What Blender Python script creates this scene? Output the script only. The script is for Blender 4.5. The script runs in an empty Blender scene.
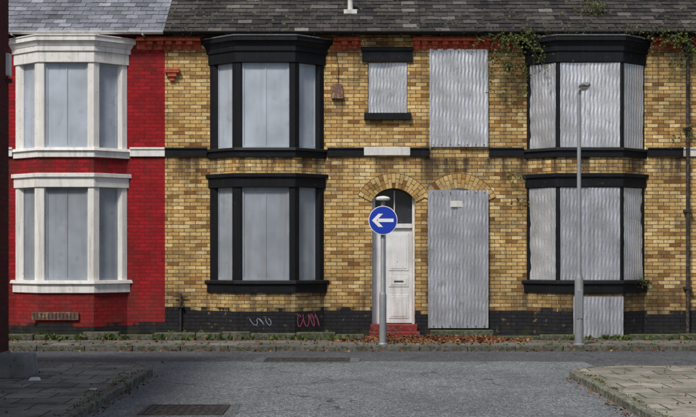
import bpy, math, random
from mathutils import Vector, Matrix
R = random.Random(7)
scene = bpy.context.scene

# ------------------------------------------------------------------ nodes
class M:
    def __init__(s, name):
        s.m = bpy.data.materials.new(name); s.m.use_nodes = True
        s.nt = s.m.node_tree; s.b = s.nt.nodes['Principled BSDF']
        s.b.inputs['Roughness'].default_value = 0.85
        s.tc = s.nt.nodes.new('ShaderNodeTexCoord')
    def n(s, t, **k):
        nd = s.nt.nodes.new('ShaderNode' + t)
        for a, v in k.items():
            setattr(nd, a, v)
        return nd
    def set(s, sock, v):
        if isinstance(v, bpy.types.NodeSocket):
            s.nt.links.new(v, sock)
        else:
            if isinstance(v, (tuple, list)) and len(v) == 3 and sock.type == 'RGBA': v = (*v, 1)
            sock.default_value = v
    def map(s, src, scale=(1, 1, 1)):
        nd = s.n('Mapping'); s.set(nd.inputs['Vector'], src); nd.inputs['Scale'].default_value = scale
        return nd.outputs[0]
    def noise(s, vec, scale, detail=4, rough=0.55):
        nd = s.n('TexNoise'); s.set(nd.inputs['Vector'], vec)
        nd.inputs['Scale'].default_value = scale; nd.inputs['Detail'].default_value = min(detail, 4)
        nd.inputs['Roughness'].default_value = rough
        return nd.outputs['Fac']
    def ramp(s, fac, stops, interp='LINEAR'):
        nd = s.n('ValToRGB'); s.set(nd.inputs[0], fac); cr = nd.color_ramp; cr.interpolation = interp
        while len(cr.elements) < len(stops): cr.elements.new(0.5)
        for e, (p, c) in zip(cr.elements, stops):
            e.position = p; e.color = (*c, 1) if isinstance(c, tuple) else (c, c, c, 1)
        return nd.outputs[0]
    def rng(s, v, a, b, c, d):
        nd = s.n('MapRange'); s.set(nd.inputs[0], v)
        for i, q in enumerate((a, b, c, d)): nd.inputs[i + 1].default_value = q
        return nd.outputs[0]
    def math(s, op, a, b=0.0):
        nd = s.n('Math', operation=op); s.set(nd.inputs[0], a); s.set(nd.inputs[1], b); return nd.outputs[0]
    def mix(s, f, a, b, mode='MIX'):
        nd = s.n('Mix', data_type='RGBA', blend_type=mode)
        s.set(nd.inputs[0], f); s.set(nd.inputs[6], a); s.set(nd.inputs[7], b); return nd.outputs[2]
    def mul(s, col, f):
        nd = s.n('VectorMath', operation='SCALE'); s.set(nd.inputs[0], col); s.set(nd.inputs['Scale'], f)
        return nd.outputs[0]
    def col(s, c): s.set(s.b.inputs['Base Color'], c)
    def rough(s, r): s.set(s.b.inputs['Roughness'], r)
    def spec(s, v): s.b.inputs['Specular IOR Level'].default_value = v
    def bump(s, h, dist=0.005, st=1.0):
        nd = s.n('Bump'); s.set(nd.inputs['Height'], h); nd.inputs['Distance'].default_value = dist
        nd.inputs['Strength'].default_value = st
        s.nt.links.new(nd.outputs[0], s.b.inputs['Normal'])
    def z(s):
        g = s.n('NewGeometry'); x = s.n('SeparateXYZ'); s.nt.links.new(g.outputs['Position'], x.inputs[0])
        return x.outputs[2]

def brick_mat(name, tints, mortar, plinth=None, plinth_col=(0.009, 0.009, 0.011), dirt=0.5, dark=(.09, .05, .024), dk=.45, soot_on=1.0):
    m = M(name); ob = m.tc.outputs['Object']; uv = m.tc.outputs['UV']; m.spec(.25)
    wob = m.n('TexNoise'); m.set(wob.inputs['Vector'], ob); wob.inputs['Scale'].default_value = 9
    sub = m.n('VectorMath', operation='SUBTRACT'); m.set(sub.inputs[0], wob.outputs['Color']); sub.inputs[1].default_value = (.5, .5, .5)
    sc = m.mul(sub.outputs[0], 0.016)
    ad = m.n('VectorMath', operation='ADD'); m.set(ad.inputs[0], uv); m.set(ad.inputs[1], sc)
    br = m.n('TexBrick'); m.set(br.inputs['Vector'], ad.outputs[0])
    for k, v in (('Scale', 1.0), ('Brick Width', .235), ('Row Height', .078), ('Mortar Size', .0068), ('Mortar Smooth', .3), ('Bias', 0.0)):
        br.inputs[k].default_value = v
    br.inputs['Color1'].default_value = (0, 0, 0, 1); br.inputs['Color2'].default_value = (1, 1, 1, 1)
    br.inputs['Mortar'].default_value = (.5, .5, .5, 1)
    rnd = m.n('SeparateColor'); m.set(rnd.inputs[0], br.outputs['Color']); rnd = rnd.outputs[0]
    bc = m.ramp(rnd, tints)
    reg = m.noise(ob, 1.6, 4, .6)
    hot = m.math('ADD', m.math('MULTIPLY', reg, 1.3), m.math('MULTIPLY', m.math('FRACT', m.math('MULTIPLY', rnd, 7.13)), .45))
    bc = m.mix(m.rng(hot, .92, 1.10, 0, dk), bc, dark)
    fine = m.noise(ob, 55, 4, .65)
    bc = m.mul(bc, m.rng(fine, .3, .7, .66, 1.26))
    mid = m.noise(ob, 14, 4, .65)
    bc = m.mul(bc, m.rng(mid, .3, .7, .76, 1.16))
    mot = m.mix(m.noise(ob, 3.0, 3), mortar, tuple(c * 2.1 for c in mortar))
    c = m.mix(br.outputs['Fac'], bc, mot)
    big = m.noise(ob, .9, 5, .6)
    c = m.mul(c, m.rng(big, .3, .72, 1 - dirt * .55, 1.18))
    streak = m.noise(m.map(ob, (5, 5, .45)), 1.0, 5, .6)
    c = m.mix(m.rng(streak, .54, .76, 0, dirt * 1.1), c, (0.045, 0.032, 0.022))
    z = m.z()
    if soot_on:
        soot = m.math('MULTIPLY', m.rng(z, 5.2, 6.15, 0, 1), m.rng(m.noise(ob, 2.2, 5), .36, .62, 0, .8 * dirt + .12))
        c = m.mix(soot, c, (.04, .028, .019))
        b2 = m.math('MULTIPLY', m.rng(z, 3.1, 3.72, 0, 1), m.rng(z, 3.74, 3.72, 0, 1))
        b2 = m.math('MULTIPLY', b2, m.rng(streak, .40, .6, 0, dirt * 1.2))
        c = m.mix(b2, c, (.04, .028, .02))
        b3 = m.math('MULTIPLY', m.rng(z, .4, .93, 0, 1), m.rng(z, .95, .93, 0, 1))
        c = m.mix(m.math('MULTIPLY', b3, m.rng(streak, .38, .6, 0, dirt * .9)), c, (.04, .03, .02))
        low = m.math('MULTIPLY', m.rng(z, 1.5, .3, 0, 1), m.rng(m.noise(ob, 1.8, 5), .35, .62, 0, .8 * dirt + .1))
        c = m.mix(low, c, (.055, .042, .03))
    if plinth:
        zq = m.math('MULTIPLY', m.math('FLOOR', m.math('DIVIDE', z, .078)), .078)
        zz = m.math('ADD', zq, m.rng(m.noise(ob, 1.3, 4), .3, .7, -.09, .09))
        zz = m.math('ADD', zz, m.math('MULTIPLY', rnd, .05))
        mask = m.rng(zz, plinth, plinth + .03, 1, 0)
        wear = m.ramp(m.math('ADD', m.noise(ob, 6, 5, .7), m.math('MULTIPLY', rnd, .10)), [(.66, 1.0), (.78, .5)])
        pc = m.mix(m.noise(ob, 2.5, 5), plinth_col, tuple(q * 2.8 for q in plinth_col))
        pc = m.mix(br.outputs['Fac'], pc, tuple(q * .5 for q in plinth_col))
        c = m.mix(m.math('MULTIPLY', mask, wear), c, pc)
        gr = m.math('MULTIPLY', m.rng(z, .32, .0, 0, .8), m.rng(m.noise(ob, 5, 4), .45, .6, 0, 1))
        c = m.mix(gr, c, (.035, .04, .017))
    m.col(c); m.rough(.88)
    h = m.math('ADD', m.math('MULTIPLY', br.outputs['Fac'], -1.0), m.math('ADD', m.math('MULTIPLY', fine, .5), m.math('MULTIPLY', rnd, .35)))
    m.bump(h, .010)
    return m.m

def paint_mat(name, c, under=(.2, .18, .15), chip=.66, var=.35, rough=.6, bump=.003, streakc=(.04, .035, .03), st=.35, spec=.35, top=None):
    m = M(name); ob = m.tc.outputs['Object']; m.spec(spec)
    a = m.mix(m.rng(m.noise(ob, 3, 5, .65), .3, .7, 0, 1), c, tuple(q * (1 - var) for q in c))
    s = m.noise(m.map(ob, (9, 9, .7)), 1.0, 5, .65)
    a = m.mix(m.rng(s, .5, .75, 0, st), a, streakc)
    n = m.noise(ob, 14, 5, .7)
    a = m.mix(m.rng(n, chip, chip + .03, 0, .85), a, under)
    if top:
        g = m.n('NewGeometry'); x = m.n('SeparateXYZ'); m.nt.links.new(g.outputs['Normal'], x.inputs[0])
        a = m.mix(m.rng(x.outputs[2], .4, .8, 0, .8), a, top)
    m.col(a); m.rough(rough); m.bump(m.noise(ob, 30, 5, .6), bump)
    return m.m

def metal_mat(name, c, metallic=.55, rough=.45, streak=.3, perf=0, tint=(.2, .19, .18)):
    m = M(name); ob = m.tc.outputs['Object']
    a = m.mix(m.rng(m.noise(ob, 1.3, 4), .3, .7, 0, 1), c, tuple(q * .66 for q in c))
    if not perf:
        sp = m.n('TexVoronoi'); m.set(sp.inputs['Vector'], ob); sp.inputs['Scale'].default_value = 40
        a = m.mul(a, m.rng(sp.outputs['Distance'], 0, .8, 1.1, .86))
    s = m.noise(m.map(ob, (11, 11, .5)), 1.0, 5, .65)
    a = m.mix(m.rng(s, .5, .8, 0, streak), a, tint)
    sm = m.noise(ob, 5, 5, .7)
    a = m.mix(m.rng(sm, .56, .72, 0, streak * 1.2), a, (.26, .24, .22))
    if perf:
        br = m.n('TexVoronoi'); m.set(br.inputs['Vector'], m.tc.outputs['UV']); br.inputs['Scale'].default_value = 30
        br.inputs['Randomness'].default_value = 0.0
        a = m.mix(m.rng(br.outputs['Distance'], .14, .36, perf, 0), a, (.05, .055, .06))
    m.col(a); m.set(m.b.inputs['Metallic'], metallic)
    m.rough(m.rng(m.noise(ob, 4, 4), .3, .7, rough - .08, rough + .14))
    m.bump(m.noise(m.map(ob, (1, 1, .6)), 2.5, 3), .02, .5)
    return m.m

YT = [(0, (.24, .115, .038)), (.08, (.42, .225, .07)), (.22, (.58, .36, .13)), (.5, (.68, .455, .175)), (.75, (.75, .535, .23)), (.92, (.80, .62, .32)), (1, (.50, .28, .09))]
MB_Y = brick_mat('yellow_brick', YT, (.075, .048, .027), plinth=.55, dirt=.62)
MB_Y2 = brick_mat('yellow_brick_weathered', [(p, tuple(c * .92 for c in q)) for p, q in YT], (.06, .042, .027), plinth=.50, dirt=.85, dk=.5)
MB_R = brick_mat('red_painted_brick', [(0, (.25, .009, .013)), (.5, (.38, .013, .019)), (1, (.32, .011, .016))], (.12, .006, .009), plinth=.26, dirt=.45, dark=(.17, .01, .013), dk=.55)
MB_D = brick_mat('dark_red_brick', [(0, (.10, .014, .016)), (.5, (.13, .018, .022)), (1, (.12, .016, .018))], (.05, .015, .015), dirt=.4)
M_CORB = brick_mat('red_terracotta', [(0, (.42, .07, .035)), (1, (.56, .11, .055))], (.2, .05, .03), dirt=.35, soot_on=0)
M_BLACK = paint_mat('black_paint', (.007, .008, .011), under=(.07, .065, .06), chip=.66, var=.4, rough=.55, streakc=(.028, .028, .03), st=.3, spec=.22, top=(.06, .065, .05))
M_WHITE = paint_mat('white_paint', (.80, .79, .76), under=(.38, .33, .28), chip=.64, var=.16, rough=.6, streakc=(.25, .22, .2), st=.5)
M_OFFW = paint_mat('faded_white_paint', (.70, .69, .66), under=(.4, .36, .3), chip=.64, var=.2, streakc=(.2, .18, .16), st=.5)
M_DOOR = paint_mat('door_white', (.74, .75, .76), under=(.35, .30, .27), chip=.64, var=.2, rough=.45, streakc=(.35, .28, .24), st=.6)
M_STEP = paint_mat('red_step_paint', (.26, .03, .025), under=(.12, .09, .08), chip=.54, var=.5, spec=.2)
M_STONE = paint_mat('old_stone', (.15, .14, .115), under=(.04, .05, .018), chip=.48, var=.6, rough=.9, bump=.012, top=(.07, .085, .035))
M_LEAD = paint_mat('lead', (.13, .14, .15), under=(.07, .08, .04), chip=.55, var=.4)
M_GREY = paint_mat('grey_concrete', (.30, .30, .28), under=(.12, .13, .08), chip=.6, var=.35, rough=.9)
M_GUTT = paint_mat('gutter', (.016, .016, .018), under=(.1, .07, .05), chip=.62, spec=.2)
M_SC1 = metal_mat('security_screen_blue', (.54, .61, .70), .15, .5, streak=.35, perf=.38)
M_SC2 = metal_mat('security_screen_grey', (.40, .45, .51), .2, .5, streak=.55, perf=.38)
M_GALV = metal_mat('galvanised_sheet', (.76, .78, .82), .6, .34, streak=.35)
M_GALV2 = metal_mat('galvanised_sheet_dull', (.58, .60, .66), .55, .40, streak=.5)
M_DARK = paint_mat('dark_glass', (.03, .035, .045), var=.2, rough=.2, bump=.0005)
M_POST = metal_mat('galvanised_post', (.32, .34, .36), .3, .5, streak=.3)
M_RUST = paint_mat('rusty_box', (.16, .07, .05), under=(.3, .2, .12), chip=.55)
M_IRON = paint_mat('cast_iron', (.035, .034, .034), under=(.10, .07, .05), chip=.55, var=.4, rough=.7)

def flat(name, c, rough=.5, metallic=0):
    m = M(name); ob = m.tc.outputs['Object']
    m.col(m.mix(m.rng(m.noise(ob, 8, 5), .35, .7, 0, .5), c, tuple(q * .75 for q in c))); m.rough(rough)
    m.set(m.b.inputs['Metallic'], metallic); return m.m
M_BLUE = flat('sign_blue', (.006, .04, .42), .35)
M_SIGNW = flat('sign_white', (.82, .82, .82), .35)
M_PINK = flat('graffiti_paint', (.45, .10, .18), .6)
M_GRAF2 = flat('graffiti_paint_pale', (.32, .36, .40), .6)
M_LENS = flat('lamp_lens', (.55, .56, .56), .2)

def slate_mat(name, stops, lich=.5):
    m = M(name); ob = m.tc.outputs['Object']; m.spec(.3)
    at = m.n('Attribute', attribute_name='rnd')
    c = m.ramp(at.outputs['Fac'], stops)
    c = m.mul(c, m.rng(m.noise(ob, 1.2, 5, .65), .3, .7, .6, 1.35))
    c = m.mul(c, m.rng(m.noise(ob, 30, 4, .65), .3, .7, .75, 1.25))
    c = m.mix(m.rng(m.noise(ob, 4.5, 5, .7), .56, .70, 0, lich), c, (.12, .125, .085))
    m.col(c); m.rough(m.rng(m.noise(ob, 6, 4), .3, .7, .5, .8)); m.bump(m.noise(ob, 25, 5), .006)
    return m.m
M_SL1 = slate_mat('welsh_slate', [(0, (.10, .11, .13)), (.5, (.18, .19, .22)), (1, (.28, .29, .33))], .3)
M_SL2 = slate_mat('concrete_tile', [(0, (.018, .016, .016)), (.4, (.040, .035, .032)), (.75, (.070, .061, .056)), (1, (.16, .145, .135))], .5)

def asphalt(name, c, crack=True):
    m = M(name); ob = m.tc.outputs['Object']; m.spec(.3)
    v = m.n('TexVoronoi'); m.set(v.inputs['Vector'], ob); v.inputs['Scale'].default_value = 62
    sep = m.n('SeparateColor'); m.set(sep.inputs[0], v.outputs['Color'])
    a = m.ramp(sep.outputs[0], [(0, tuple(q * .45 for q in c)), (.6, c), (.88, tuple(q * 1.6 for q in c)), (1, tuple(min(1, q * 3.0) for q in c))])
    a = m.mul(a, m.rng(m.noise(ob, .45, 5, .65), .3, .7, .78, 1.22))
    a = m.mul(a, m.rng(m.noise(ob, 5, 5, .7), .3, .7, .82, 1.18))
    a = m.mix(m.rng(m.noise(m.map(ob, (1.1, .25, 1)), 1.0, 5), .52, .70, 0, .3), a, tuple(q * .5 for q in c))
    a = m.mix(m.rng(m.noise(ob, 9, 5, .75), .66, .72, 0, .6), a, tuple(q * .3 for q in c))
    if crack:
        dv = m.n('VectorMath', operation='ADD'); m.set(dv.inputs[0], ob)
        nn = m.n('TexNoise'); m.set(nn.inputs['Vector'], ob); nn.inputs['Scale'].default_value = 2.2
        m.set(dv.inputs[1], m.mul(nn.outputs['Color'], .8))
        vc = m.n('TexVoronoi', feature='DISTANCE_TO_EDGE'); m.set(vc.inputs['Vector'], dv.outputs[0]); vc.inputs['Scale'].default_value = .5
        k = m.math('MULTIPLY', m.rng(vc.outputs['Distance'], .005, .014, 1, 0), m.rng(m.noise(ob, .6, 2), .46, .56, 0, .8))
        a = m.mix(k, a, tuple(q * .25 for q in c))
    m.col(a); m.rough(.82); m.bump(m.math('ADD', v.outputs['Distance'], m.noise(ob, 40, 4)), .006, .8)
    return m.m
M_ROAD = asphalt('asphalt_dark', (.070, .073, .079))
M_SIDE = asphalt('asphalt_side_street', (.135, .146, .150))
M_PATCH = asphalt('asphalt_patch', (.10, .108, .112), False)

def slabs(name, c, bw=.6, rh=.6, moss=.6):
    m = M(name); ob = m.tc.outputs['Object']; m.spec(.25)
    br = m.n('TexBrick'); m.set(br.inputs['Vector'], ob)
    for k, v in (('Scale', 1.0), ('Brick Width', bw), ('Row Height', rh), ('Mortar Size', .012), ('Mortar Smooth', .3)): br.inputs[k].default_value = v
    br.inputs['Color1'].default_value = (0, 0, 0, 1); br.inputs['Color2'].default_value = (1, 1, 1, 1)
    a = m.ramp(br.outputs['Color'], [(0, tuple(q * .65 for q in c)), (.5, c), (1, tuple(q * 1.25 for q in c))])
    a = m.mul(a, m.rng(m.noise(ob, 1.1, 5, .65), .3, .7, .6, 1.3))
    a = m.mul(a, m.rng(m.noise(ob, 50, 4, .65), .3, .7, .75, 1.25))
    a = m.mix(m.rng(br.outputs['Fac'], 0, 1, 0, .95), a, (.035, .042, .02))
    a = m.mix(m.rng(m.noise(ob, 2.3, 5, .7), .50, .66, 0, moss), a, (.07, .08, .035))
    a = m.mix(m.rng(m.noise(ob, 11, 5, .7), .64, .69, 0, .65), a, (.03, .03, .026))
    m.col(a); m.rough(.9)
    m.bump(m.math('ADD', m.math('MULTIPLY', br.outputs['Fac'], -1), m.math('MULTIPLY', m.noise(ob, 40, 5), .6)), .010)
    return m.m
M_PAVE = slabs('pavement_slabs', (.25, .232, .195), moss=.7)
M_PAVEF = slabs('pavement_far', (.13, .125, .11), moss=.4)
M_KERB = paint_mat('kerb_stone', (.27, .26, .225), under=(.07, .08, .035), chip=.50, var=.5, rough=.9, bump=.008, spec=.2)
M_KERBF = paint_mat('kerb_stone_dark', (.15, .145, .13), under=(.05, .055, .03), chip=.5, var=.5, rough=.9, bump=.008, spec=.2)
M_GRND = flat('ground_soil', (.09, .085, .06), .95)

def leaf_mat(name, stops):
    m = M(name); at = m.n('Attribute', attribute_name='rnd')
    m.col(m.ramp(at.outputs['Fac'], stops)); m.rough(.6); m.spec(.25)
    return m.m
M_LEAF = leaf_mat('weed_leaves', [(0, (.03, .05, .012)), (.5, (.065, .10, .02)), (.85, (.12, .15, .04)), (1, (.16, .10, .05))])
M_MOSS = leaf_mat('moss', [(0, (.03, .035, .012)), (.5, (.07, .08, .025)), (1, (.12, .12, .05))])
M_DEAD = leaf_mat('fallen_leaves', [(0, (.06, .022, .012)), (.5, (.16, .055, .028)), (.8, (.24, .10, .04)), (1, (.30, .18, .07))])

# ------------------------------------------------------------------ mesh builder
def parent_to(ob, par):
    if par is not None:
        ob.parent = par; ob.matrix_parent_inverse = Matrix.Translation(-par.location)
def empty(name, loc):
    e = bpy.data.objects.new(name, None); e.empty_display_size = .3; e.location = Vector(loc); scene.collection.objects.link(e); return e

class B:
    def __init__(s): s.v = []; s.f = []; s.mi = []; s.r = []; s.mats = []
    def mat(s, m):
        if m not in s.mats: s.mats.append(m)
        return s.mats.index(m)
    def face(s, pts, m, r=0.5):
        b = len(s.v); s.v += [tuple(p) for p in pts]; s.f.append(tuple(range(b, b + len(pts)))); s.mi.append(s.mat(m)); s.r.append(r)
    def prism(s, poly, z0, z1, m, r=0.5, top=None):
        """poly counter-clockwise seen from above; top = optional different polygon"""
        t = top or poly; n = len(poly); i0 = len(s.v)
        s.v += [(p[0], p[1], z0) for p in poly] + [(p[0], p[1], z1) for p in t]
        mm = s.mat(m); fs = [tuple(i0 + i for i in reversed(range(n))), tuple(i0 + n + i for i in range(n))]
        fs += [(i0 + i, i0 + (i + 1) % n, i0 + n + (i + 1) % n, i0 + n + i) for i in range(n)]
        s.f += fs; s.mi += [mm] * len(fs); s.r += [r] * len(fs)
    def box(s, x0, x1, y0, y1, z0, z1, m, r=0.5):
        s.prism([(x0, y0), (x1, y0), (x1, y1), (x0, y1)], z0, z1, m, r)
    def lathe(s, c, prof, m, n=20, axis='Z', sy=1.0):
        i0 = len(s.v); mm = s.mat(m)
        for r_, z in prof:
            for k in range(n):
                a = 2 * math.pi * k / n; u, w = r_ * math.cos(a), r_ * math.sin(a)
                if axis == 'Z': s.v.append((c[0] + u, c[1] + w * sy, c[2] + z))
                elif axis == 'Y': s.v.append((c[0] + u, c[1] - z, c[2] + w * sy))
                else: s.v.append((c[0] + z, c[1] + u * sy, c[2] + w))
        for j in range(len(prof) - 1):
            for k in range(n):
                a = i0 + j * n + k; b = i0 + j * n + (k + 1) % n
                s.f.append((a, b, b + n, a + n)); s.mi.append(mm); s.r.append(.5)
        s.f.append(tuple(i0 + k for k in reversed(range(n)))); s.mi.append(mm); s.r.append(.5)
        s.f.append(tuple(i0 + (len(prof) - 1) * n + k for k in range(n))); s.mi.append(mm); s.r.append(.5)
    def corrugated(s, p0, p1, z0, z1, m, pitch=.078, amp=.0056, wav=.009, lam=.30, back=.02, ph=0):
        """real wavy-ribbed sheet standing between plan points p0->p1 (outer side = right-hand side looking p0->p1)"""
        p0 = Vector(p0); p1 = Vector(p1); d = p1 - p0; L = d.length; t = d / L; nrm = Vector((t.y, -t.x))
        nx = max(6, int(L / pitch * 8)); nz = max(4, int((z1 - z0) / .045)); i0 = len(s.v); mm = s.mat(m)
        bx = R.uniform(.5, 2)
        for j in range(nz + 1):
            z = z0 + (z1 - z0) * j / nz
            for i in range(nx + 1):
                u = L * i / nx
                o = amp * math.sin(2 * math.pi * (u + wav * math.sin(2 * math.pi * z / lam + ph)) / pitch) + .012 * math.sin(bx * z + 4 * u + ph) + .004 * math.sin(7 * z + 9 * u)
                q = p0 + t * u + nrm * (o + back)
                s.v.append((q.x, q.y, z))
        for j in range(nz):
            for i in range(nx):
                a = i0 + j * (nx + 1) + i
                s.f.append((a, a + 1, a + nx + 2, a + nx + 1)); s.mi.append(mm); s.r.append(.5)
    def make(s, name, par=None, smooth=False, bevel=0):
        me = bpy.data.meshes.new(name); me.from_pydata(s.v, [], s.f)
        for m in s.mats: me.materials.append(m)
        me.polygons.foreach_set('material_index', s.mi)
        at = me.attributes.new('rnd', 'FLOAT', 'FACE'); at.data.foreach_set('value', s.r)
        me.update()
        uv = me.uv_layers.new(name='UVMap')
        for p in me.polygons:
            n = p.normal
            if abs(n.z) > .8: t = Vector((1, 0, 0)); w = Vector((0, 1, 0))
            else: t = Vector((-n.y, n.x, 0)).normalized(); w = Vector((0, 0, 1))
            for li in p.loop_indices:
                co = me.vertices[me.loops[li].vertex_index].co
                uv.data[li].uv = (co.dot(t), co.dot(w))
        if smooth: me.polygons.foreach_set('use_smooth', [True] * len(me.polygons))
        ob = bpy.data.objects.new(name, me); scene.collection.objects.link(ob)
        if bevel:
            md = ob.modifiers.new('bevel', 'BEVEL'); md.width = bevel; md.segments = 2; md.limit_method = 'ANGLE'
        if smooth:
            try:
                me.set_sharp_from_angle(angle=math.radians(40))
            except Exception: pass
        parent_to(ob, par)
        return ob

# facade survey: 48 survey units per metre, origin at pavement level in front of the camera axis
def X(u): return (u - 348) / 48.0
def Z(v): return (337 - v) / 48.0
def ZB(v): return 1.75 + (253 - v) / 48.9     # bay front plane, 0.5 m forward

EAVE = 6.30; OV = .20
# ------------------------------------------------------------------ bay windows
def bay_poly(xl, xr, s, p, e):
    L = math.hypot(s, p)
    return [(xl - e * L / p, 0), (xl - e * L / p + s * (p + e) / p, -p - e), (xr + e * L / p - s * (p + e) / p, -p - e), (xr + e * L / p, 0)]
def build_bay(par, xl, xr, s, brick, trim, topmat, screens, mw, style):
    p = .5
    P = lambda e: bay_poly(xl, xr, s, p, e)
    b = B()
    b.prism(P(0), 0, ZB(293), brick); b.prism(P(-.003), ZB(157), ZB(174), brick)
    b.make('bay_brickwork', par)
    t = B()
    t.prism(P(.04), ZB(293), ZB(284), trim); t.prism(P(.08), ZB(284), ZB(280.5), trim, top=P(.065))
    t.prism(P(.025), ZB(187), ZB(177), trim); t.prism(P(.06), ZB(177), ZB(173), trim)
    t.prism(P(.035), ZB(157), ZB(150.5), trim); t.prism(P(.07), ZB(150.5), ZB(147.5), trim, top=P(.05))
    z = [ZB(62), ZB(51), ZB(46), ZB(41), ZB(36.5)]
    t.prism(P(.025), z[0], z[1], trim); t.prism(P(.05), z[1], z[2], trim)
    t.prism(P(.055), z[2], z[3], trim, top=P(.095)); t.prism(P(.12), z[3], z[4], trim)
    t.prism(P(.135), z[4], z[4] + .03, topmat)
    t.make('bay_mouldings', par, bevel=.007)
    m = B(); sc = B(); co = B()
    for z0, z1, seed in ((ZB(280.5), ZB(187), 0), (ZB(147.5), ZB(62), 1)):
        o = P(0); i = P(-.09)
        def lerp(a, c, d):
            v = Vector(c) - Vector(a); q = Vector(a) + v.normalized() * d; return (q.x, q.y)
        for k in (1, 2):
            a, c, d_ = (0, 1, 2) if k == 1 else (3, 2, 1)
            f1, c1, f2 = lerp(o[c], o[a], mw * 1.15), o[c], lerp(o[c], o[d_], mw)
            g1, h1, g2 = lerp(i[c], i[a], mw * 1.1), i[c], lerp(i[c], i[d_], mw)
            poly = [f1, c1, f2, g2, h1, g1]
            if k == 2: poly = poly[::-1]
            m.prism(poly, z0, z1, trim)
        for a, c in ((0, 1), (3, 2)):
            jw = .12 if mw > .06 else .06
            poly = [o[a], lerp(o[a], o[c], jw), lerp(i[a], i[c], jw), i[a]]
            if a == 3: poly = poly[::-1]
            m.prism(poly, z0, z1, trim)
        if style == 'flat':
            sm = screens[seed]
            sc.prism(P(-.075), z0, z1, sm)
            r = P(-.06)
            for (a, c) in ((0, 1), (1, 2), (2, 3)):
                va, vc = Vector(r[a]), Vector(r[c]); L = (vc - va).length; t_ = (vc - va) / L; n_ = Vector((t_.y, -t_.x))
                def strip(u0, u1, w0, w1, off=.0):
                    A, C = va + t_ * u0 + n_ * off, va + t_ * u1 + n_ * off; D, E = C - n_ * .02, A - n_ * .02
                    sc.prism([tuple(A), tuple(C), tuple(D), tuple(E)], w0, w1, sm)
                strip(0, L, z1 - .05, z1 - .003); strip(0, L, z0 + .003, z0 + .05)
                strip(0, mw + .04, z0 + .05, z1 - .05); strip(L - mw - .04, L, z0 + .05, z1 - .05)
                if L > 1:
                    strip(L * .5 - .012, L * .5 + .012, z0 + .05, z1 - .05, -.004)
                    nb = 5
                    for g in range(nb):
                        for u in (mw + .02, L - mw - .02):
                            w = z0 + .12 + (z1 - z0 - .24) * g / (nb - 1)
                            strip(u - .012, u + .012, w - .012, w + .012, .004)
        else:
            sc.prism(P(-.1), z0, z1, M_DARK)
            for a, c in ((0, 1), (1, 2), (2, 3)):
                va, vc = Vector(o[a]), Vector(o[c]); t_ = (vc - va).normalized()
                e = .05
                n_ = Vector((t_.y, -t_.x)) * (-.03)
                A = va + t_ * e + n_; C = vc - t_ * e + n_
                if (C - A).length > 1:
                    mid = A + (C - A) * R.uniform(.46, .54)
                    co.corrugated(A, mid + t_ * .03, z0 + .01, z1 - .01, screens[seed], ph=R.uniform(0, 6), back=.018)
                    co.corrugated(mid, C, z0 + .01, z1 - .01, screens[seed], ph=R.uniform(0, 6), back=.026)
                else:
                    co.corrugated(A, C, z0 + .01, z1 - .01, M_GALV, ph=R.uniform(0, 6))
    m.make('bay_mullions', par, bevel=.008)
    sc.make('window_screens', par)
    if co.v: co.make('corrugated_window_sheets', par, smooth=True)

def arch(b, xc, hw, zs, rise, ring, n=15, mat=None, y0=-.02, y1=.1):
    Rr = (hw * hw + rise * rise) / (2 * rise); zc = zs + rise - Rr; a0 = math.asin(hw / Rr) * 1.08
    for k in range(n):
        for sh in (0, 1):
            if k % 2: ra, rb = ((0, ring * .32), (ring * .36, ring))[sh]
            else: ra, rb = ((0, ring * .62), (ring * .66, ring))[sh]
            t0 = -a0 + 2 * a0 * k / n + .010; t1 = -a0 + 2 * a0 * (k + 1) / n - .003
            r0, r1 = Rr + ra, Rr + rb; rr = R.random()
            q = [(xc + r0 * math.sin(t0), zc + r0 * math.cos(t0)), (xc + r0 * math.sin(t1), zc + r0 * math.cos(t1)),
                 (xc + r1 * math.sin(t1), zc + r1 * math.cos(t1)), (xc + r1 * math.sin(t0), zc + r1 * math.cos(t0))]
            yy = y0 - R.uniform(0, .006)
            f = [(x, yy, z) for x, z in q]; bk = [(x, y1, z) for x, z in q]
            b.face(f, mat, rr)
            for i in range(4):
                j = (i + 1) % 4; b.face([f[j], f[i], bk[i], bk[j]], mat, rr)
    pts = [(xc + (Rr + .004) * math.sin(-a0 + 2 * a0 * k / 24), zc + (Rr + .004) * math.cos(-a0 + 2 * a0 * k / 24)) for k in range(25)]
    pto = [(xc + (Rr + ring + .012) * math.sin(-a0 + 2 * a0 * k / 24), zc + (Rr + ring + .012) * math.cos(-a0 + 2 * a0 * k / 24)) for k in range(25)]
    for k in range(24):
        b.face([(pts[k][0], -.006, pts[k][1]), (pts[k + 1][0], -.006, pts[k + 1][1]), (pto[k + 1][0], -.006, pto[k + 1][1]), (pto[k][0], -.006, pto[k][1])], M_MORT)
M_MORT = flat('dark_mortar', (.055, .035, .02), .9)
def vous_mat():
    m = M('yellow_brick_voussoirs'); ob = m.tc.outputs['Object']; at = m.n('Attribute', attribute_name='rnd'); m.spec(.2)
    c = m.ramp(at.outputs['Fac'], YT); c = m.mul(c, m.rng(m.noise(ob, 40, 5, .65), .3, .7, .65, 1.15))
    c = m.mul(c, m.rng(m.noise(ob, 3, 5), .3, .7, .5, .98)); m.col(c); m.bump(m.noise(ob, 40, 4), .005); return m.m
M_VOUS = vous_mat()

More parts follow.
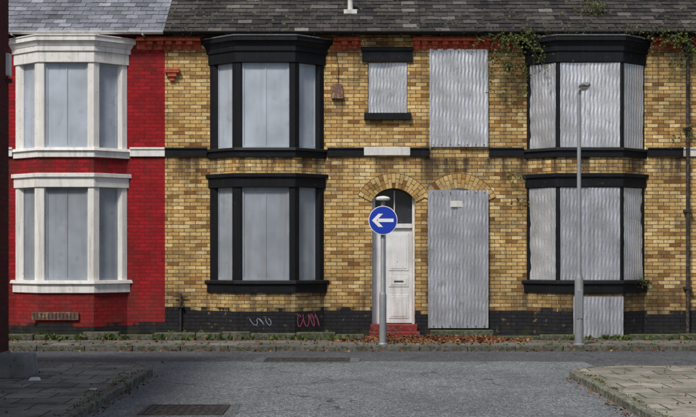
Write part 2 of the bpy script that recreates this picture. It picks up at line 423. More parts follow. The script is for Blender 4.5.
def wall(b, x0, x1, z0, z1, ops, mat, y=0, dep=.28):
    xs = sorted({x0, x1} | {o[0] for o in ops} | {o[1] for o in ops}); zs = sorted({z0, z1} | {o[2] for o in ops} | {o[3] for o in ops})
    inside = lambda x, z: any(o[0] < x < o[1] and o[2] < z < o[3] for o in ops)
    for i in range(len(xs) - 1):
        for j in range(len(zs) - 1):
            if not inside((xs[i] + xs[i + 1]) / 2, (zs[j] + zs[j + 1]) / 2):
                b.face([(xs[i], y, zs[j]), (xs[i + 1], y, zs[j]), (xs[i + 1], y, zs[j + 1]), (xs[i], y, zs[j + 1])], mat)
    for a, c, e, f in ops:
        b.face([(a, y, e), (a, y, f), (a, y + dep, f), (a, y + dep, e)], mat)
        b.face([(c, y, f), (c, y, e), (c, y + dep, e), (c, y + dep, f)], mat)
        b.face([(a, y, f), (c, y, f), (c, y + dep, f), (a, y + dep, f)], mat)
        b.face([(c, y, e), (a, y, e), (a, y + dep, e), (c, y + dep, e)], mat)

# ------------------------------------------------------------------ roof
RP = math.radians(35); RY = 4.0
def build_roof(par, x0, x1, mat, tw, ex, th, gut):
    b = B(); ct, st = math.cos(RP), math.sin(RP)
    y0, z0 = -OV, EAVE + .02; L = (RY - y0) / ct
    def pt(x, s, h): return (x, y0 + s * ct - h * st, z0 + s * st + h * ct)
    b.face([pt(x0, 0, -.02), pt(x1, 0, -.02), pt(x1, L, -.02), pt(x0, L, -.02)], M_GUTT)
    ze = pt(0, L, 0)[2]
    b.face([(x1, RY, ze - .01), (x1, 8.3, z0), (x0, 8.3, z0), (x0, RY, ze - .01)], mat)
    rows = int(L / ex)
    for j in range(rows):
        s0 = j * ex; off = (j % 2) * tw / 2; x = x0 - off; shade = R.uniform(-.09, .09)
        while x < x1 - .01:
            a = max(x, x0); c = min(x + tw, x1)
            if c - a > .02:
                r = min(1, max(0, R.gauss(.42, .22) + shade)); d = R.uniform(-.004, .005); ds = R.uniform(-.008, .008); g = .004
                if R.random() < .02: ds -= .03
                h = th + .012 + d
                A, C, D, E = pt(a + g, s0 + ds, h), pt(c - g, s0 + ds + R.uniform(-.004, .004), h), pt(c - g, s0 + ex + .02, .008), pt(a + g, s0 + ex + .02, .008)
                b.face([A, C, D, E], mat, r)
                b.face([pt(a + g, s0 + ds, h - th), pt(c - g, s0 + ds, h - th), C, A], mat, 0)
            x += tw
    xx = x0
    while xx < x1 - .05:
        e = min(xx + .45, x1)
        b.prism([(xx + .004, RY - .14), (e - .004, RY - .14), (e - .004, RY + .14), (xx + .004, RY + .14)], ze - .03, ze + .1, mat, .6,
                top=[(xx + .004, RY - .03), (e - .004, RY - .03), (e - .004, RY + .03), (xx + .004, RY + .03)])
        xx += .45
    for i in range(int((x1 - x0) * 30)):
        s_ = abs(R.gauss(0, .9)); x = R.uniform(x0 + .03, x1 - .03)
        if s_ > L: continue
        s_ = round(s_ / ex) * ex - .004; rr = R.uniform(.010, .028); hh = R.uniform(.008, .02)
        ring = [pt(x + rr * 1.5 * math.cos(a) * R.uniform(.6, 1.2), s_ + rr * math.sin(a), .012) for a in (0, 1.05, 2.1, 3.14, 4.2, 5.2)]
        tp = pt(x, s_, .012 + hh)
        for k in range(6): b.face([ring[k], ring[(k + 1) % 6], tp], M_MOSS, R.random())
    b.make('roof', par)
    g = B()
    n = 8; yc, zc, r = -OV - .06, EAVE + .02, .052
    pr = [(yc - r * math.cos(math.pi * k / n), zc - r * math.sin(math.pi * k / n)) for k in range(n + 1)]
    for k in range(n):
        (ya, za), (yb, zb) = pr[k], pr[k + 1]
        g.face([(x0, ya, za), (x0, yb, zb), (x1, yb, zb), (x1, ya, za)], gut)
    g.box(x0, x1, yc - r - .008, yc - r + .004, zc - .008, zc + .008, gut)
    x = x0 + .4
    while x < x1: g.box(x, x + .03, yc - .06, -.0, zc - .072, zc - .057, gut); x += .9
    g.make('gutter', par)

def corbels(par, x0, x1, skip, mat):
    b = B()
    def free(a, c): return not any(a < s1 and c > s0 for s0, s1 in skip)
    x = x0 + .02
    while x < x1 - .13:
        if free(x, x + .12):
            b.box(x, x + .125, -.085, 0.0, 6.07, 6.16, mat, R.random())
            b.box(x + .02, x + .105, -.055, 0.0, 5.98, 6.07, mat, R.random())
        x += .215
    segs = []; cur = x0
    for s0, s1 in sorted(skip):
        if s0 > cur: segs.append((cur, min(s0, x1)))
        cur = max(cur, s1)
    if cur < x1: segs.append((cur, x1))
    for a, c in segs:
        b.box(a, c, -.105, 0, 6.16, 6.245, mat); b.box(a, c, -.012, 0, 5.985, 6.158, mat)
    b.make('eaves_corbels', par, bevel=.004)

def body(par, x0, x1, brick, ops):
    b = B(); wall(b, x0, x1, -.1, EAVE, ops, brick)
    b.face([(x1, 8, -.1), (x0, 8, -.1), (x0, 8, EAVE), (x1, 8, EAVE)], brick)
    for x in (x0 + .002, x1 - .002):
        zt = EAVE + (RY + OV) * math.tan(RP) - .05
        b.face([(x, .3, -.1), (x, 8, -.1), (x, 8, EAVE), (x, RY, zt), (x, .3, EAVE)], brick)
    return b

def band(par, segs, mat, z0=Z(156.5), z1=Z(147.5)):
    b = B()
    for a, c in segs:
        b.box(a, c, -.045, 0, z0, z1 - .04, mat); b.box(a, c, -.065, 0, z1 - .04, z1, mat)
    b.make('string_course', par, bevel=.005)

# ==================================================== RED HOUSE
x0, x1 = -9.15, X(165)
h1 = empty('terraced_house', ((x0 + x1) / 2, 0, 0))
b = body(h1, x0, x1, MB_R, []); b.make('walls', h1)
build_bay(h1, -6.93, -4.60, .60, MB_R, M_WHITE, M_OFFW, (M_SC2, M_SC1), .115, 'flat')
band(h1, [(x0, -6.99), (-4.54, x1)], M_WHITE)
corbels(h1, x0, x1, [(-7.12, -4.40)], M_CORB)
build_roof(h1, x0, x1, M_SL1, .27, .205, .008, M_OFFW)
b = B(); b.corrugated((-8.6, -.03), (-7.5, -.03), .2, 3.05, M_GALV); b.corrugated((-8.5, -.03), (-7.6, -.03), 4.2, 5.9, M_GALV)
b.make('boarded_openings', h1, smooth=True)
b = B(); b.box(X(38), X(84), -.545, -.50, .38, .54, M_RUST)
for k in range(12): b.box(X(38) + .03 + k * .075, X(38) + .065 + k * .075, -.548, -.545, .40, .52, M_IRON)
b.make('air_vent', h1, bevel=.004)

# ==================================================== YELLOW HOUSE with white door
x0, x1 = X(165), X(420.5)
h2 = empty('terraced_house', ((x0 + x1) / 2, 0, 0))
dX0, dX1, dZ0, dZs, dR = X(372), X(415), .26, Z(200), .25
wX0, wX1, wZ0, wZ1 = X(368), X(407.5), Z(113), Z(62)
b = body(h2, x0, x1, MB_Y, [(dX0, dX1, dZ0, dZs + dR), (wX0, wX1, wZ0, wZ1)])
hw = (dX1 - dX0) / 2; xc = (dX0 + dX1) / 2; Rr = (hw * hw + dR * dR) / (2 * dR); zc = dZs + dR - Rr; n = 16
for k in range(n):
    xa = dX0 + 2 * hw * k / n; xb = dX0 + 2 * hw * (k + 1) / n
    za = zc + math.sqrt(max(0, Rr * Rr - (xa - xc) ** 2)); zb_ = zc + math.sqrt(max(0, Rr * Rr - (xb - xc) ** 2))
    b.face([(xa, 0, za), (xb, 0, zb_), (xb, 0, dZs + dR), (xa, 0, dZs + dR)], MB_Y)
    b.face([(xb, 0, zb_), (xa, 0, za), (xa, .28, za), (xb, .28, zb_)], MB_Y)
b.make('walls', h2)
b = B(); arch(b, xc, hw, dZs, dR, .30, 19, M_VOUS); b.make('door_arch', h2)
build_bay(h2, -2.88, -.495, .59, MB_Y, M_BLACK, M_LEAD, (M_SC2, M_SC1), .10, 'flat')
band(h2, [(x0, -2.94), (-.43, X(364)), (X(410), x1)], M_BLACK)
b = B(); b.box(X(364), X(410), -.07, 0, Z(155.5), Z(147), M_OFFW); b.make('pale_stone_course', h2, bevel=.006)
corbels(h2, x0, x1, [(-3.07, -.30), (X(361), X(413))], M_CORB)
build_roof(h2, x0, x1, M_SL2, .30, .19, .014, M_GUTT)
b = B()
b.box(X(362), X(412.5), -.05, 0, Z(61.5), Z(51), M_BLACK); b.box(X(361), X(413.5), -.08, 0, Z(51), Z(47), M_BLACK)
b.box(X(364), X(411), -.09, .06, Z(120), Z(113), M_BLACK)
b.make('window_surround', h2, bevel=.006)
b = B(); b.corrugated((wX0 + .01, .05), (wX1 - .01, .05), wZ0 + .01, wZ1 - .01, M_GALV, pitch=.07); b.make('corrugated_window_sheets', h2, smooth=True)
b = B()
b.box(dX0, dX1, .24, .28, dZ0, dZs + dR, M_DARK)
fz = Z(226)
b.box(dX0, dX0 + .07, .14, .24, dZ0, dZs + .1, M_DOOR); b.box(dX1 - .05, dX1, .14, .24, dZ0, dZs + .1, M_DOOR)
b.box(dX0 + .07, dX1 - .05, .13, .24, fz - .04, fz + .05, M_DOOR)
b.box(dX0 + .07, dX0 + .24, .2, .24, dZ0, fz - .04, M_DOOR)
b.box(dX0 + .24, dX0 + .28, .15, .24, dZ0, fz - .04, M_DOOR)
b.box(dX0 + .285, dX1 - .055, .18, .24, dZ0 + .02, fz - .045, M_DOOR)
b.box(dX0 + .46, dX0 + .485, .20, .24, fz + .05, dZs + .2, M_OFFW)
a_, c_ = dX0 + .285, dX1 - .055; zt = fz - .045
for (z0_, z1_) in ((dZ0 + .12, dZ0 + .62), (dZ0 + .78, dZ0 + 1.0), (dZ0 + 1.12, zt - .1)):
    b.box(a_ + .07, c_ - .07, .170, .18, z0_, z1_, M_DOOR)
    b.box(a_ + .11, c_ - .11, .163, .170, z0_ + .04, z1_ - .04, M_DOOR)
b.box(a_ + .18, c_ - .18, .155, .163, dZ0 + .88, dZ0 + .91, M_IRON)
b.make('front_door', h2, bevel=.004)
b = B()
b.box(X(369), X(419), -.42, -.0, -.005, .13, M_STEP); b.box(X(370.5), X(417), -.16, .24, .13, .262, M_STEP)
b.make('doorstep', h2, bevel=.012)
b = B(); b.prism([(X(331.5), -.1), (X(343.5), -.1), (X(343.5), 0), (X(331.5), 0)], Z(99), Z(84), M_RUST, top=[(X(333), -.05), (X(342), -.05), (X(342), 0), (X(333), 0)])
b.make('alarm_box', h2, bevel=.01)
b = B()
b.lathe((X(181), -.05, .05), [(.02, 0), (.02, .78), (.035, .78), (.035, .83), (.02, .83), (.02, .86)], M_IRON, 10)
b.box(X(178), X(184), -.09, 0, .62, .65, M_IRON)
b.lathe((X(181) - .14, -.05, .84), [(.012, 0), (.012, .28)], M_IRON, 8, 'X')
b.make('gas_pipe', h2, smooth=True)
b = B(); b.box(X(168), X(177), -.09, 0, Z(77), Z(73), M_CORB); b.box(X(170), X(175), -.06, 0, Z(81), Z(77), M_CORB); b.box(X(165.2), X(180), -.11, 0, Z(73), Z(69), M_CORB)
b.make('party_wall_corbel', h2, bevel=.008)
def tube(b, pts, r, m, n=6):
    for p, q in zip(pts, pts[1:]):
        p, q = Vector(p), Vector(q); d = (q - p).normalized(); a = d.orthogonal().normalized(); c = d.cross(a); i0 = len(b.v); mm = b.mat(m)
        for w in (p, q):
            for k in range(n):
                t = 2 * math.pi * k / n; b.v.append(tuple(w + a * r * math.cos(t) + c * r * math.sin(t)))
        for k in range(n): b.f.append((i0 + k, i0 + (k + 1) % n, i0 + n + (k + 1) % n, i0 + n + k)); b.mi.append(mm); b.r.append(.5)
b = B()
tube(b, [(X(338), -.02, Z(84)), (X(338.5), -.02, 5.6), (X(336), -.02, 5.95)], .006, M_GUTT)
tube(b, [(X(332), -.02, 5.42), (X(345), -.02, 5.37), (X(360), -.02, 5.38)], .005, M_GUTT)
b.make('telephone_cable', h2)
# spray-painted tags on the right facet and front of the bay apron
b = B()
def tag(o, d, cxs, zc_, mat_, amp=.12, w_=.008, seed=5):
    nn = Vector((d.y, -d.x)); o = o + nn * .004
    def gp(u, z): q = o + d * u; return (q.x, q.y, z)
    for i_, cx in enumerate(cxs):
        pts = [(cx + .07 * math.cos(a * .7 + cx * 9) + .02 * a / 4, zc_ + amp * math.sin(a * .9 + cx * seed)) for a in range(8)]
        for (u0, z0_), (u1, z1_) in zip(pts, pts[1:]):
            v = Vector((u1 - u0, z1_ - z0_)); l = v.length or 1; w = Vector((-v.y, v.x)) / l * w_
            b.face([gp(u0 - w.x, z0_ - w.y), gp(u1 - w.x, z1_ - w.y), gp(u1 + w.x, z1_ + w.y), gp(u0 + w.x, z0_ + w.y)], mat_)
tag(Vector((-1.085, -.5)), Vector((.59, .5)).normalized(), (.12, .27, .42, .56), .36, M_PINK, .13, .009)
tag(Vector((-2.2, -.5)), Vector((1, 0)), (.25, .4, .55), .34, M_GRAF2, .07, .005, 3)
b.make('graffiti', h2)
b = B()
def roofz(y): return EAVE + .02 + (y + OV) * math.tan(RP)
def flue(b, x, y, h):
    z = roofz(y)
    b.box(x - .14, x + .14, y - .1, y + .12, z - .06, z + .035, M_OFFW)
    b.lathe((x, y, z), [(.055, 0), (.055, h), (.085, h), (.085, h + .05), (.05, h + .09)], M_OFFW, 16)
flue(b, .05, .62, .28); flue(b, -2.05, 1.15, .14); b.make('roof_flues', h2, smooth=True)

# ==================================================== YELLOW HOUSE fully boarded
x0, x1 = X(420.5), X(683)
h3 = empty('terraced_house', ((x0 + x1) / 2, 0, 0))
b = body(h3, x0, x1, MB_Y2, []); b.make('walls', h3)
build_bay(h3, 3.72, 6.18, .57, MB_Y2, M_BLACK, M_LEAD, (M_GALV2, M_GALV), .05, 'corr')
b = B(); arch(b, X(459), .47, Z(201), .27, .30, 19, M_VOUS); b.make('door_arch', h3)
band(h3, [(x0, X(429)), (X(489), 3.66), (6.24, x1)], M_BLACK)
corbels(h3, x0, x1, [(3.53, 6.37)], M_CORB)
build_roof(h3, x0, x1, M_SL2, .30, .19, .014, M_GUTT)
b = B()
b.corrugated((X(429.5), -.03), (X(460), -.03), Z(147), Z(49), M_GALV, back=.014); b.corrugated((X(459), -.03), (X(488), -.03), Z(147), Z(49.5), M_GALV, back=.032, ph=1)
b.corrugated((X(428), -.03), (X(459), -.03), Z(328), Z(190), M_GALV2, back=.022); b.corrugated((X(457.5), -.03), (X(488), -.03), Z(328), Z(190.5), M_GALV2, back=.040, ph=2)
b.corrugated((4.60, -.53), (5.62, -.53), 0.01, .86, M_GALV2, back=.03)
b.make('corrugated_door_sheets', h3, smooth=True)
b = B(); b.box(X(428) , X(488), -.02, 0, Z(190), Z(184), M_LEAD); b.box(X(450), X(463), -.088, -.084, Z(207), Z(201), M_OFFW)
for z_ in (Z(145), Z(52), Z(326), Z(193)):
    for k in range(7): b.box(X(433 + k * 8.5) - .010, X(433 + k * 8.5) + .010, -.085, -.07, z_ - .010, z_ + .010, M_IRON)
b.make('sheet_fixings', h3)
b = B(); b.box(X(430), X(492), -.3, 0, -.005, .15, M_STONE); b.make('doorstep', h3, bevel=.012)

# ==================================================== neighbours running out of the picture
for nm, xa, xb, bay, mat in (('r', X(683), X(683) + 5.4, (X(683) + 2.4, X(683) + 4.85), MB_Y), ('l', -14.5, -9.15, (-12.1, -9.7), MB_Y)):
    h = empty('terraced_house', ((xa + xb) / 2, 0, 0))
    b = body(h, xa, xb, mat, []); b.make('walls', h)
    build_bay(h, bay[0], bay[1], .6, mat, M_BLACK, M_LEAD, (M_SC1, M_SC1), .1, 'flat')
    band(h, [(xa, bay[0] - .06), (bay[1] + .06, xb)], M_OFFW)
    corbels(h, xa, xb, [(bay[0] - .2, bay[1] + .2)], M_CORB)
    build_roof(h, xa, xb, M_SL2, .30, .19, .014, M_GUTT)
    b = B(); b.corrugated((xa + .6, -.03), (xa + 1.75, -.03), .2, 3.05, M_GALV); b.corrugated((xa + .6, -.03), (xa + 1.75, -.03), 3.98, 5.9, M_GALV)
    b.make('boarded_openings', h, smooth=True)
    if nm == 'r':
        b = B(); b.lathe((xa + .08, -.08, 0), [(.04, .05), (.04, 5.85), (.055, 5.85), (.1, 6.0), (.1, 6.2)], M_IRON, 14)
        for z_ in (1, 2.6, 4.3): b.box(xa + .0, xa + .16, -.13, 0, z_, z_ + .05, M_IRON)
        b.make('drainpipe', h, smooth=True)

# ==================================================== corner house on the near side of the road
ch = empty('brick_house', (-9, -16, 0))
cx, cy = -4.87, -8.4
b = B()
b.box(-13, cx, -26, cy, .35, 6.6, MB_D); b.box(-13.02, cx + .02, -26.02, cy + .02, -.05, .349, M_GREY); b.make('walls', ch)
b = B(); b.prism([(-13.2, -26.2), (cx + .2, -26.2), (cx + .2, cy + .2), (-13.2, cy + .2)], 6.6, 9.4, M_SL2, top=[(-9.1, -24), (-8.9, -24), (-8.9, -10.5), (-9.1, -10.5)]); b.make('roof', ch)
b = B()
for yy in (-12.5, -17, -21.5):
    for z0_ in (1.0, 4.0):
        b.box(cx - .1, cx + .01, yy - .55, yy + .55, z0_, z0_ + 1.7, M_SC1); b.box(cx - .1, cx + .06, yy - .7, yy + .7, z0_ - .16, z0_, M_WHITE); b.box(cx - .1, cx + .04, yy - .7, yy + .7, z0_ + 1.7, z0_ + 1.95, M_WHITE)
b.make('boarded_windows', ch, bevel=.006)
b = B(); b.box(cx - .02, cx + .05, cy - .16, cy - .02, 4.28, 4.60, M_WHITE); b.box(cx + .002, cx + .07, cy - .14, cy - .04, 4.18, 4.24, M_IRON)
b.make('wall_box', ch, bevel=.01)
b = B(); b.prism([(-5.2, -8.95), (-4.48, -8.95), (-4.48, -8.2), (-5.2, -8.2)], -.005, .31, M_GREY, top=[(-5.2, -8.93), (-4.51, -8.93), (-4.51, -8.23), (-5.2, -8.23)])
b.make('stone_step', None, bevel=.02)

# ==================================================== ground, roads, pavements
b = B(); b.face([(-900, -900, -.108), (900, -900, -.108), (900, 900, -.108), (-900, 900, -.108)], M_GRND); b.make('ground')
ZR = -.10
b = B(); b.face([(-60, -6.9, ZR), (60, -6.9, ZR), (60, -2.6, ZR), (-60, -2.6, ZR)], M_ROAD); b.make('road')
b = B()
pts = []
for k in range(61):
    x = -3.6 + 7.6 * k / 60; pts.append((x, -5.0 + .05 * math.sin(x * 3) + R.uniform(-.02, .02), ZR + .004))
b.face([(-3.6, -60, ZR + .004), (4.0, -60, ZR + .004)] + pts[::-1], M_SIDE); b.make('side_street_road')
b = B()
def patch(x0, x1, y0, y1, z):
    P_ = []
    for (ax, ay), (bx, by) in (((x0, y0), (x1, y0)), ((x1, y0), (x1, y1)), ((x1, y1), (x0, y1)), ((x0, y1), (x0, y0))):
        for k in range(8): P_.append((ax + (bx - ax) * k / 8 + R.uniform(-.02, .02), ay + (by - ay) * k / 8 + R.uniform(-.02, .02), z))
    b.face(P_, M_PATCH)
patch(-2.55, -1.28, -12.5, -11.2, ZR + .008); patch(-1.6, .2, -5.15, -4.25, ZR + .008)
b.make('road_patch')

def kerb_stones(path, w=.14, h0=-.12, h1=.004, seg=.9, mat=None):
    b = B()
    for p, q in zip(path, path[1:]):
        p, q = Vector(p), Vector(q); L = (q - p).length; d = (q - p) / L; nrm = Vector((-d.y, d.x)); k = max(1, round(L / seg))
        for j in range(k):
            a = p + d * (L * j / k + .006) + nrm * R.uniform(0, .012); c = p + d * (L * (j + 1) / k - .006) + nrm * R.uniform(0, .012); dz = R.uniform(-.006, .006)
            o1, o2 = p + d * (L * j / k + .006) + nrm * w, p + d * (L * (j + 1) / k - .006) + nrm * w
            b.prism([tuple(a), tuple(c), tuple(o2), tuple(o1)], h0, h1 + dz, mat or M_KERB)
    return b
def pavement(name, outer, poly, mat, km):
    p = empty(name, (outer[len(outer) // 2][0], outer[len(outer) // 2][1], 0))
    kerb_stones(outer, mat=km).make('kerb', p, bevel=.014)
    s = B(); s.prism(poly, -.11, 0, mat); s.make('paving', p)
pavement('pavement', [(-60, -2.6), (60, -2.6)], [(-60, -2.46), (60, -2.46), (60, 0.3), (-60, .3)], M_PAVEF, M_KERBF)
def corner(cx, cy, r, a0, a1, n=7): return [(cx + r * math.cos(math.radians(a0 + (a1 - a0) * k / n)), cy + r * math.sin(math.radians(a0 + (a1 - a0) * k / n))) for k in range(n + 1)]
r = 1.25
arc = corner(-2.95 - r, -6.2 - r, r, 0, 90)
outer = [(-2.95, -60)] + arc + [(-60, -6.2)]
arci = corner(-2.95 - r, -6.2 - r, r - .14, 0, 90)
pavement('pavement', outer, [(-3.09, -60)] + arci + [(-60, -6.34), (-60, -60)], M_PAVE, M_KERB)
r = 1.1
arc = corner(3.27 + r, -6.85 - r, r, 90, 180); arci = corner(3.27 + r, -6.85 - r, r - .14, 90, 180)
pavement('pavement', [(60, -6.85)] + arc + [(3.27, -60)], [(60, -6.99)] + arci + [(3.41, -60), (60, -60)], M_PAVE, M_KERB)

def cover(name, x0, x1, y0, y1, zz, nx, ny):
    b = B(); fr = .05
    b.box(x0, x1, y0, y0 + fr, zz - .03, zz + .012, M_IRON); b.box(x0, x1, y1 - fr, y1, zz - .03, zz + .012, M_IRON)
    b.box(x0, x0 + fr, y0 + fr, y1 - fr, zz - .03, zz + .012, M_IRON); b.box(x1 - fr, x1, y0 + fr, y1 - fr, zz - .03, zz + .012, M_IRON)
    b.box(x0 + fr + .006, x1 - fr - .006, y0 + fr + .006, y1 - fr - .006, zz - .03, zz + .005, M_IRON)
    for i in range(nx):
        for j in range(ny):
            u = x0 + fr + .03 + (x1 - x0 - 2 * fr - .06) * (i + .5) / nx; v = y0 + fr + .03 + (y1 - y0 - 2 * fr - .06) * (j + .5) / ny
            b.box(u - .025, u + .025, v - .012, v + .012, zz + .0, zz + .012, M_IRON)
    b.make(name, bevel=.002)
cover('manhole_cover', -1.43, .03, -5.05, -4.35, ZR + .009, 14, 8)
cover('manhole_cover', -2.40, -1.42, -12.3, -11.35, ZR + .009, 9, 9)

b = B(); x = X(8)
while x < X(362):
    l = R.uniform(.5, 1.0); e = min(x + l, X(364)); hh = R.uniform(.10, .17)
    b.prism([(x + .006, -.98 + R.uniform(-.02, .02)), (e - .006, -.98 + R.uniform(-.02, .02)), (e - .006, -.80), (x + .006, -.80)], -.005, hh, M_STONE); x = e
b.make('stone_kerb_wall', bevel=.02)
b = B(); x = X(492)
while x < X(690):
    l = R.uniform(.5, 1.0); e = min(x + l, X(692))
    if not (X(560) < (x + e) / 2 < X(618)):
        b.prism([(x + .006, -.9), (e - .006, -.9), (e - .006, -.74), (x + .006, -.74)], -.005, R.uniform(.07, .12), M_STONE)
    x = e
b.make('stone_kerb_wall', bevel=.018)

# ==================================================== street furniture
YP = -2.32
s = empty('traffic_sign', (.664, YP, 0)); sx_ = .664
b = B()
b.lathe((sx_, YP, 0), [(.085, -.01), (.085, .02), (.068, .04), (.068, .95), (.06, .98), (.042, 1.02), (.042, 2.72), (.03, 2.74)], M_POST, 20)
b.make('post', s, smooth=True)
b = B(); rs = .275; zs = 2.37; yf = YP - .09
b.lathe((sx_, yf + .02, zs), [(rs, 0), (rs, .012)], M_POST, 48, 'Y')
b.lathe((sx_, yf + .008, zs), [(rs - .001, .0), (rs - .001, .004)], M_SIGNW, 48, 'Y')
b.lathe((sx_, yf + .004, zs), [(rs - .014, .0), (rs - .014, .004)], M_BLUE, 48, 'Y')
b.box(sx_ - .09, sx_ + .09, yf + .02, YP - .03, zs + .10, zs + .14, M_POST); b.box(sx_ - .09, sx_ + .09, yf + .02, YP - .03, zs - .14, zs - .10, M_POST)
b.make('sign_disc', s)
b = B(); ya = yf - .004
def tri(pts): b.face([(sx_ + u, ya, zs + v) for u, v in pts], M_SIGNW)
tri([(-.10, -.032), (.20, -.032), (.20, .032), (-.10, .032)])
tri([(-.21, 0), (-.085, -.125), (.0, -.125), (-.09, -.032), (-.10, -.032), (-.118, 0)])
tri([(-.21, 0), (-.118, 0), (-.10, .032), (-.09, .032), (.0, .125), (-.085, .125)])
b.make('arrow', s)
b = B(); b.lathe((sx_, YP - .02, 2.74), [(.02, 0), (.13, .02), (.14, .05), (.10, .08), (.03, .095)], M_OFFW, 20, sy=.75)
b.make('sign_light', s, smooth=True)

lp = empty('street_lamp', (4.40, YP, 0))
b = B(); b.lathe((4.40, YP, 0), [(.11, -.01), (.11, .015), (.085, .03), (.083, 1.25), (.07, 1.3), (.045, 1.38), (.033, 4.72), (.03, 4.8)], M_POST, 20); b.make('column', lp, smooth=True)
b = B(); b.box(4.345, 4.455, YP - .090, YP - .078, .5, 1.05, M_POST); b.make('access_door', lp, bevel=.006)
b = B()
tube(b, [(4.40, YP, 4.76), (4.41, YP - .05, 4.84), (4.43, YP - .25, 4.87)], .024, M_POST, 10)
b.make('bracket', lp, smooth=True)
b = B(); b.lathe((4.43, YP - .15, 4.885), [(.03, 0), (.07, .04), (.095, .16), (.10, .3), (.085, .42), (.04, .5)], M_POST, 20, 'Y', sy=.55)
b.lathe((4.43, YP - .25, 4.85), [(.06, 0), (.08, .08), (.08, .22), (.05, .32)], M_LENS, 16, 'Y', sy=.7); b.make('lantern', lp, smooth=True)

# ==================================================== plants
def leaf(b, p, size, m, up=None):
    a = Vector((R.gauss(0, 1), R.gauss(0, 1), R.gauss(0, 1))).normalized() if up is None else up
    c = a.orthogonal().normalized(); c = (Matrix.Rotation(R.uniform(0, 6.28), 3, a) @ c); n = a.cross(c)
    p = Vector(p); w = size * R.uniform(.3, .5); r_ = R.random()
    b.face([p, p + a * size * .5 + c * w + n * w * .3, p + a * size], m, r_); b.face([p, p + a * size, p + a * size * .5 - c * w + n * w * .3], m, r_)
def hang(name, par, x, z, length, n, spread, leafs=.05, y=-.06, dens=26, up=.0):
    b = B()
    for i in range(n):
        L = length * R.uniform(.3, 1); p = Vector((x + R.gauss(0, spread), y - R.uniform(0, .08), z + R.uniform(-.05, .05))); pts = [p.copy()]
        d = Vector((R.gauss(0, .5), -.5, up + R.uniform(0, .6))).normalized(); k = max(3, int(L / .07))
        for j in range(k):
            d = (d + Vector((R.gauss(0, .16), R.gauss(0, .08), -.20 if up < .5 else -.06))).normalized(); p = p + d * .07
            if p.y > -.03: p.y = -.03
            if p.y < y - .35: p.y = y - .35
            pts.append(p.copy())
        tube(b, pts, .004, M_STEM, 4)
        for j in range(int(L * dens)):
            q = R.choice(pts[1:]); leaf(b, q + Vector((R.gauss(0, .03), R.gauss(0, .025), R.gauss(0, .03))), leafs * R.uniform(.6, 1.4), M_LEAF)
    b.make(name, par)
M_STEM = flat('stems', (.10, .065, .04), .8)
hang('wall_plant', None, 3.52, 6.2, 1.6, 24, .15, .055, -.12, dens=34)
hang('wall_plant', None, 3.42, 5.6, 1.2, 10, .10, .05, dens=30)
hang('wall_plant', None, 3.25, 4.95, .5, 6, .12, .05)
hang('wall_plant', None, 3.35, 3.35, .7, 6, .12, .05, dens=16)
hang('wall_plant', None, 3.45, 2.85, .5, 4, .10, .05, dens=14)
hang('wall_plant', None, 6.75, 6.2, .8, 26, .24, .055, -.12, dens=34)
hang('wall_plant', None, 7.1, 5.9, 1.3, 14, .12, .055)
hang('wall_plant', None, 7.05, 4.3, .9, 7, .08, .05)
hang('wall_plant', None, 6.15, 1.12, .45, 8, .07, .05, -.15)
hang('wall_plant', None, 2.9, 6.2, .3, 6, .2, .045, -.12)
hang('wall_plant', None, .3, 6.2, .2, 4, .1, .04, -.12)
hang('gutter_plant', None, -3.3, 6.3, .22, 5, .08, .04, -.24, up=1)
hang('gutter_plant', None, -.1, 6.3, .18, 5, .2, .04, -.24, up=1)
hang('gutter_plant', None, 2.6, 6.3, .18, 8, .4, .04, -.24, up=1)
hang('gutter_plant', None, 6.7, 6.3, .28, 14, .35, .045, -.24, up=1)
hang('cornice_plant', None, 3.95, ZB(36), .28, 10, .2, .045, -.45, up=1)
hang('cornice_plant', None, 4.7, ZB(36), .22, 9, .35, .04, -.5, up=1)
hang('cornice_plant', None, 5.7, ZB(36), .28, 12, .3, .04, -.5, up=1)
b = B()
for i in range(18):
    p = Vector((5.28 + R.gauss(0, .13), .42, roofz(.42))); d = Vector((R.gauss(0, .45), R.gauss(0, .3), 1)).normalized(); pts = [p]
    for j in range(5): pts.append(pts[-1] + d * .07); d = (d + Vector((R.gauss(0, .15), R.gauss(0, .1), 0))).normalized()
    tube(b, pts, .004, M_STEM, 4)
    for j in range(18): leaf(b, R.choice(pts[1:]) + Vector((R.gauss(0, .03), R.gauss(0, .03), R.gauss(0, .03))), .045, M_LEAF)
b.make('roof_plant')
b = B()
def tuft(x, y, z, h, n=14):
    for k in range(n):
        a = Vector((R.gauss(0, .5), R.gauss(0, .5), 1)).normalized(); leaf(b, (x + R.gauss(0, .03), y + R.gauss(0, .03), z), h * R.uniform(.5, 1.2), M_LEAF, a)
for i in range(95):
    x = R.uniform(-6.9, .3); tuft(x, -.86 + R.choice((-.13, .08)) + R.gauss(0, .02), 0.0, R.uniform(.05, .14), 12)
for i in range(40): tuft(R.uniform(3.2, 7.3), R.uniform(-1.0, -.7), 0, R.uniform(.04, .12), 12)
for i in range(30): tuft(R.uniform(-3.8, -2.96), -.04, 0, R.uniform(.05, .16), 10)
for i in range(50): tuft(R.uniform(-7, 7.2), R.uniform(-2.45, -2.35), 0, R.uniform(.02, .05), 8)
for i in range(110): tuft(-3.10 + R.gauss(0, .015), R.uniform(-16, -7.6), 0, R.uniform(.01, .03), 6)
for i in range(90): tuft(3.42 + R.gauss(0, .015), R.uniform(-16, -8), 0, R.uniform(.01, .03), 6)
b.make('weeds')
b = B()
def litter(x, y, z, s):
    a = Vector((R.gauss(0, 1), R.gauss(0, 1), R.uniform(-.15, .35))).normalized(); leaf(b, (x, y, z + R.uniform(.004, .02)), s, M_DEAD, a)
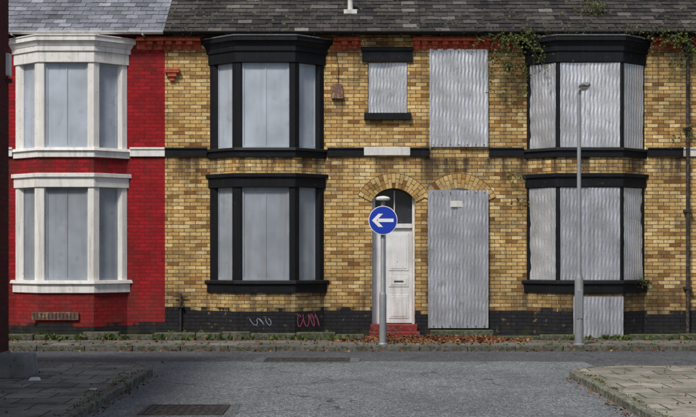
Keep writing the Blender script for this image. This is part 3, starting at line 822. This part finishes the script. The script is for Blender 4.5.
for i in range(4200):
    x = R.gauss(1.7, 1.0); y = -.5 - abs(R.gauss(0, .55)); 
    if x < -.3 or x > 3.7 or y < -2.3: continue
    if X(369) < x < X(419) and y > -.44: continue
    litter(x, y, R.uniform(0, .07) * max(0, 1 + y), R.uniform(.04, .09))
for i in range(400): litter(R.uniform(-7, 7.2), R.uniform(-2.5, -.9), 0, R.uniform(.03, .07))
for i in range(260): litter(R.uniform(-7, 7.2), -2.62 - abs(R.gauss(0, .06)), ZR, R.uniform(.03, .07))
for i in range(140): litter(R.uniform(-5, -2.9), R.uniform(-13, -6.3), 0.004, R.uniform(.02, .045))
for i in range(110): litter(R.uniform(3.4, 5.5), R.uniform(-13, -7), 0.004, R.uniform(.02, .045))
for i in range(120): litter(-2.93 + abs(R.gauss(0, .08)), R.uniform(-13, -7.6), ZR + .004, R.uniform(.02, .05))
for i in range(90): litter(3.25 - abs(R.gauss(0, .08)), R.uniform(-13, -8), ZR + .004, R.uniform(.02, .05))
b.make('fallen_leaves')
b = B(); b.prism([(-4.36, -9.35), (-4.22, -9.32), (-4.2, -9.24), (-4.34, -9.26)], .004, .05, M_SIGNW, top=[(-4.34, -9.33), (-4.25, -9.32), (-4.22, -9.26), (-4.32, -9.27)])
b.prism([(-3.3, -10.5), (-3.22, -10.53), (-3.2, -10.46), (-3.28, -10.45)], .004, .02, M_SIGNW); b.make('litter', bevel=.008)

# ==================================================== light and camera
w = bpy.data.worlds.new('World'); scene.world = w; w.use_nodes = True; nt = w.node_tree
bg = nt.nodes['Background']; sky = nt.nodes.new('ShaderNodeTexSky'); sky.sky_type = 'NISHITA'; sky.sun_disc = False
el, az = math.radians(52), math.radians(210)       # azimuth clockwise from +Y: behind the camera, from the left
sky.sun_elevation = el; sky.sun_rotation = az; sky.air_density = 1.0; sky.dust_density = 3.0; sky.ozone_density = 1.0
nt.links.new(sky.outputs[0], bg.inputs[0]); bg.inputs[1].default_value = .10
sd = bpy.data.lights.new('sun', 'SUN'); sd.energy = 3.3; sd.angle = math.radians(9); sd.color = (1, .96, .89)
so = bpy.data.objects.new('sun', sd); scene.collection.objects.link(so)
dirv = Vector((math.sin(az) * math.cos(el), math.cos(az) * math.cos(el), math.sin(el)))
so.rotation_euler = dirv.to_track_quat('Z', 'Y').to_euler(); so.location = (-10, -20, 20)

cam = bpy.data.cameras.new('camera'); co = bpy.data.objects.new('camera', cam); scene.collection.objects.link(co)
co.location = (0, -27, 1.75); co.rotation_euler = (math.radians(90), 0, 0)
cam.sensor_width = 36; cam.lens = 67.03; cam.shift_y = 44.5 / 696; cam.clip_end = 3000; cam.clip_start = .1
scene.camera = co
scene.view_settings.view_transform = 'Standard'; scene.view_settings.look = 'None'; scene.view_settings.exposure = 0
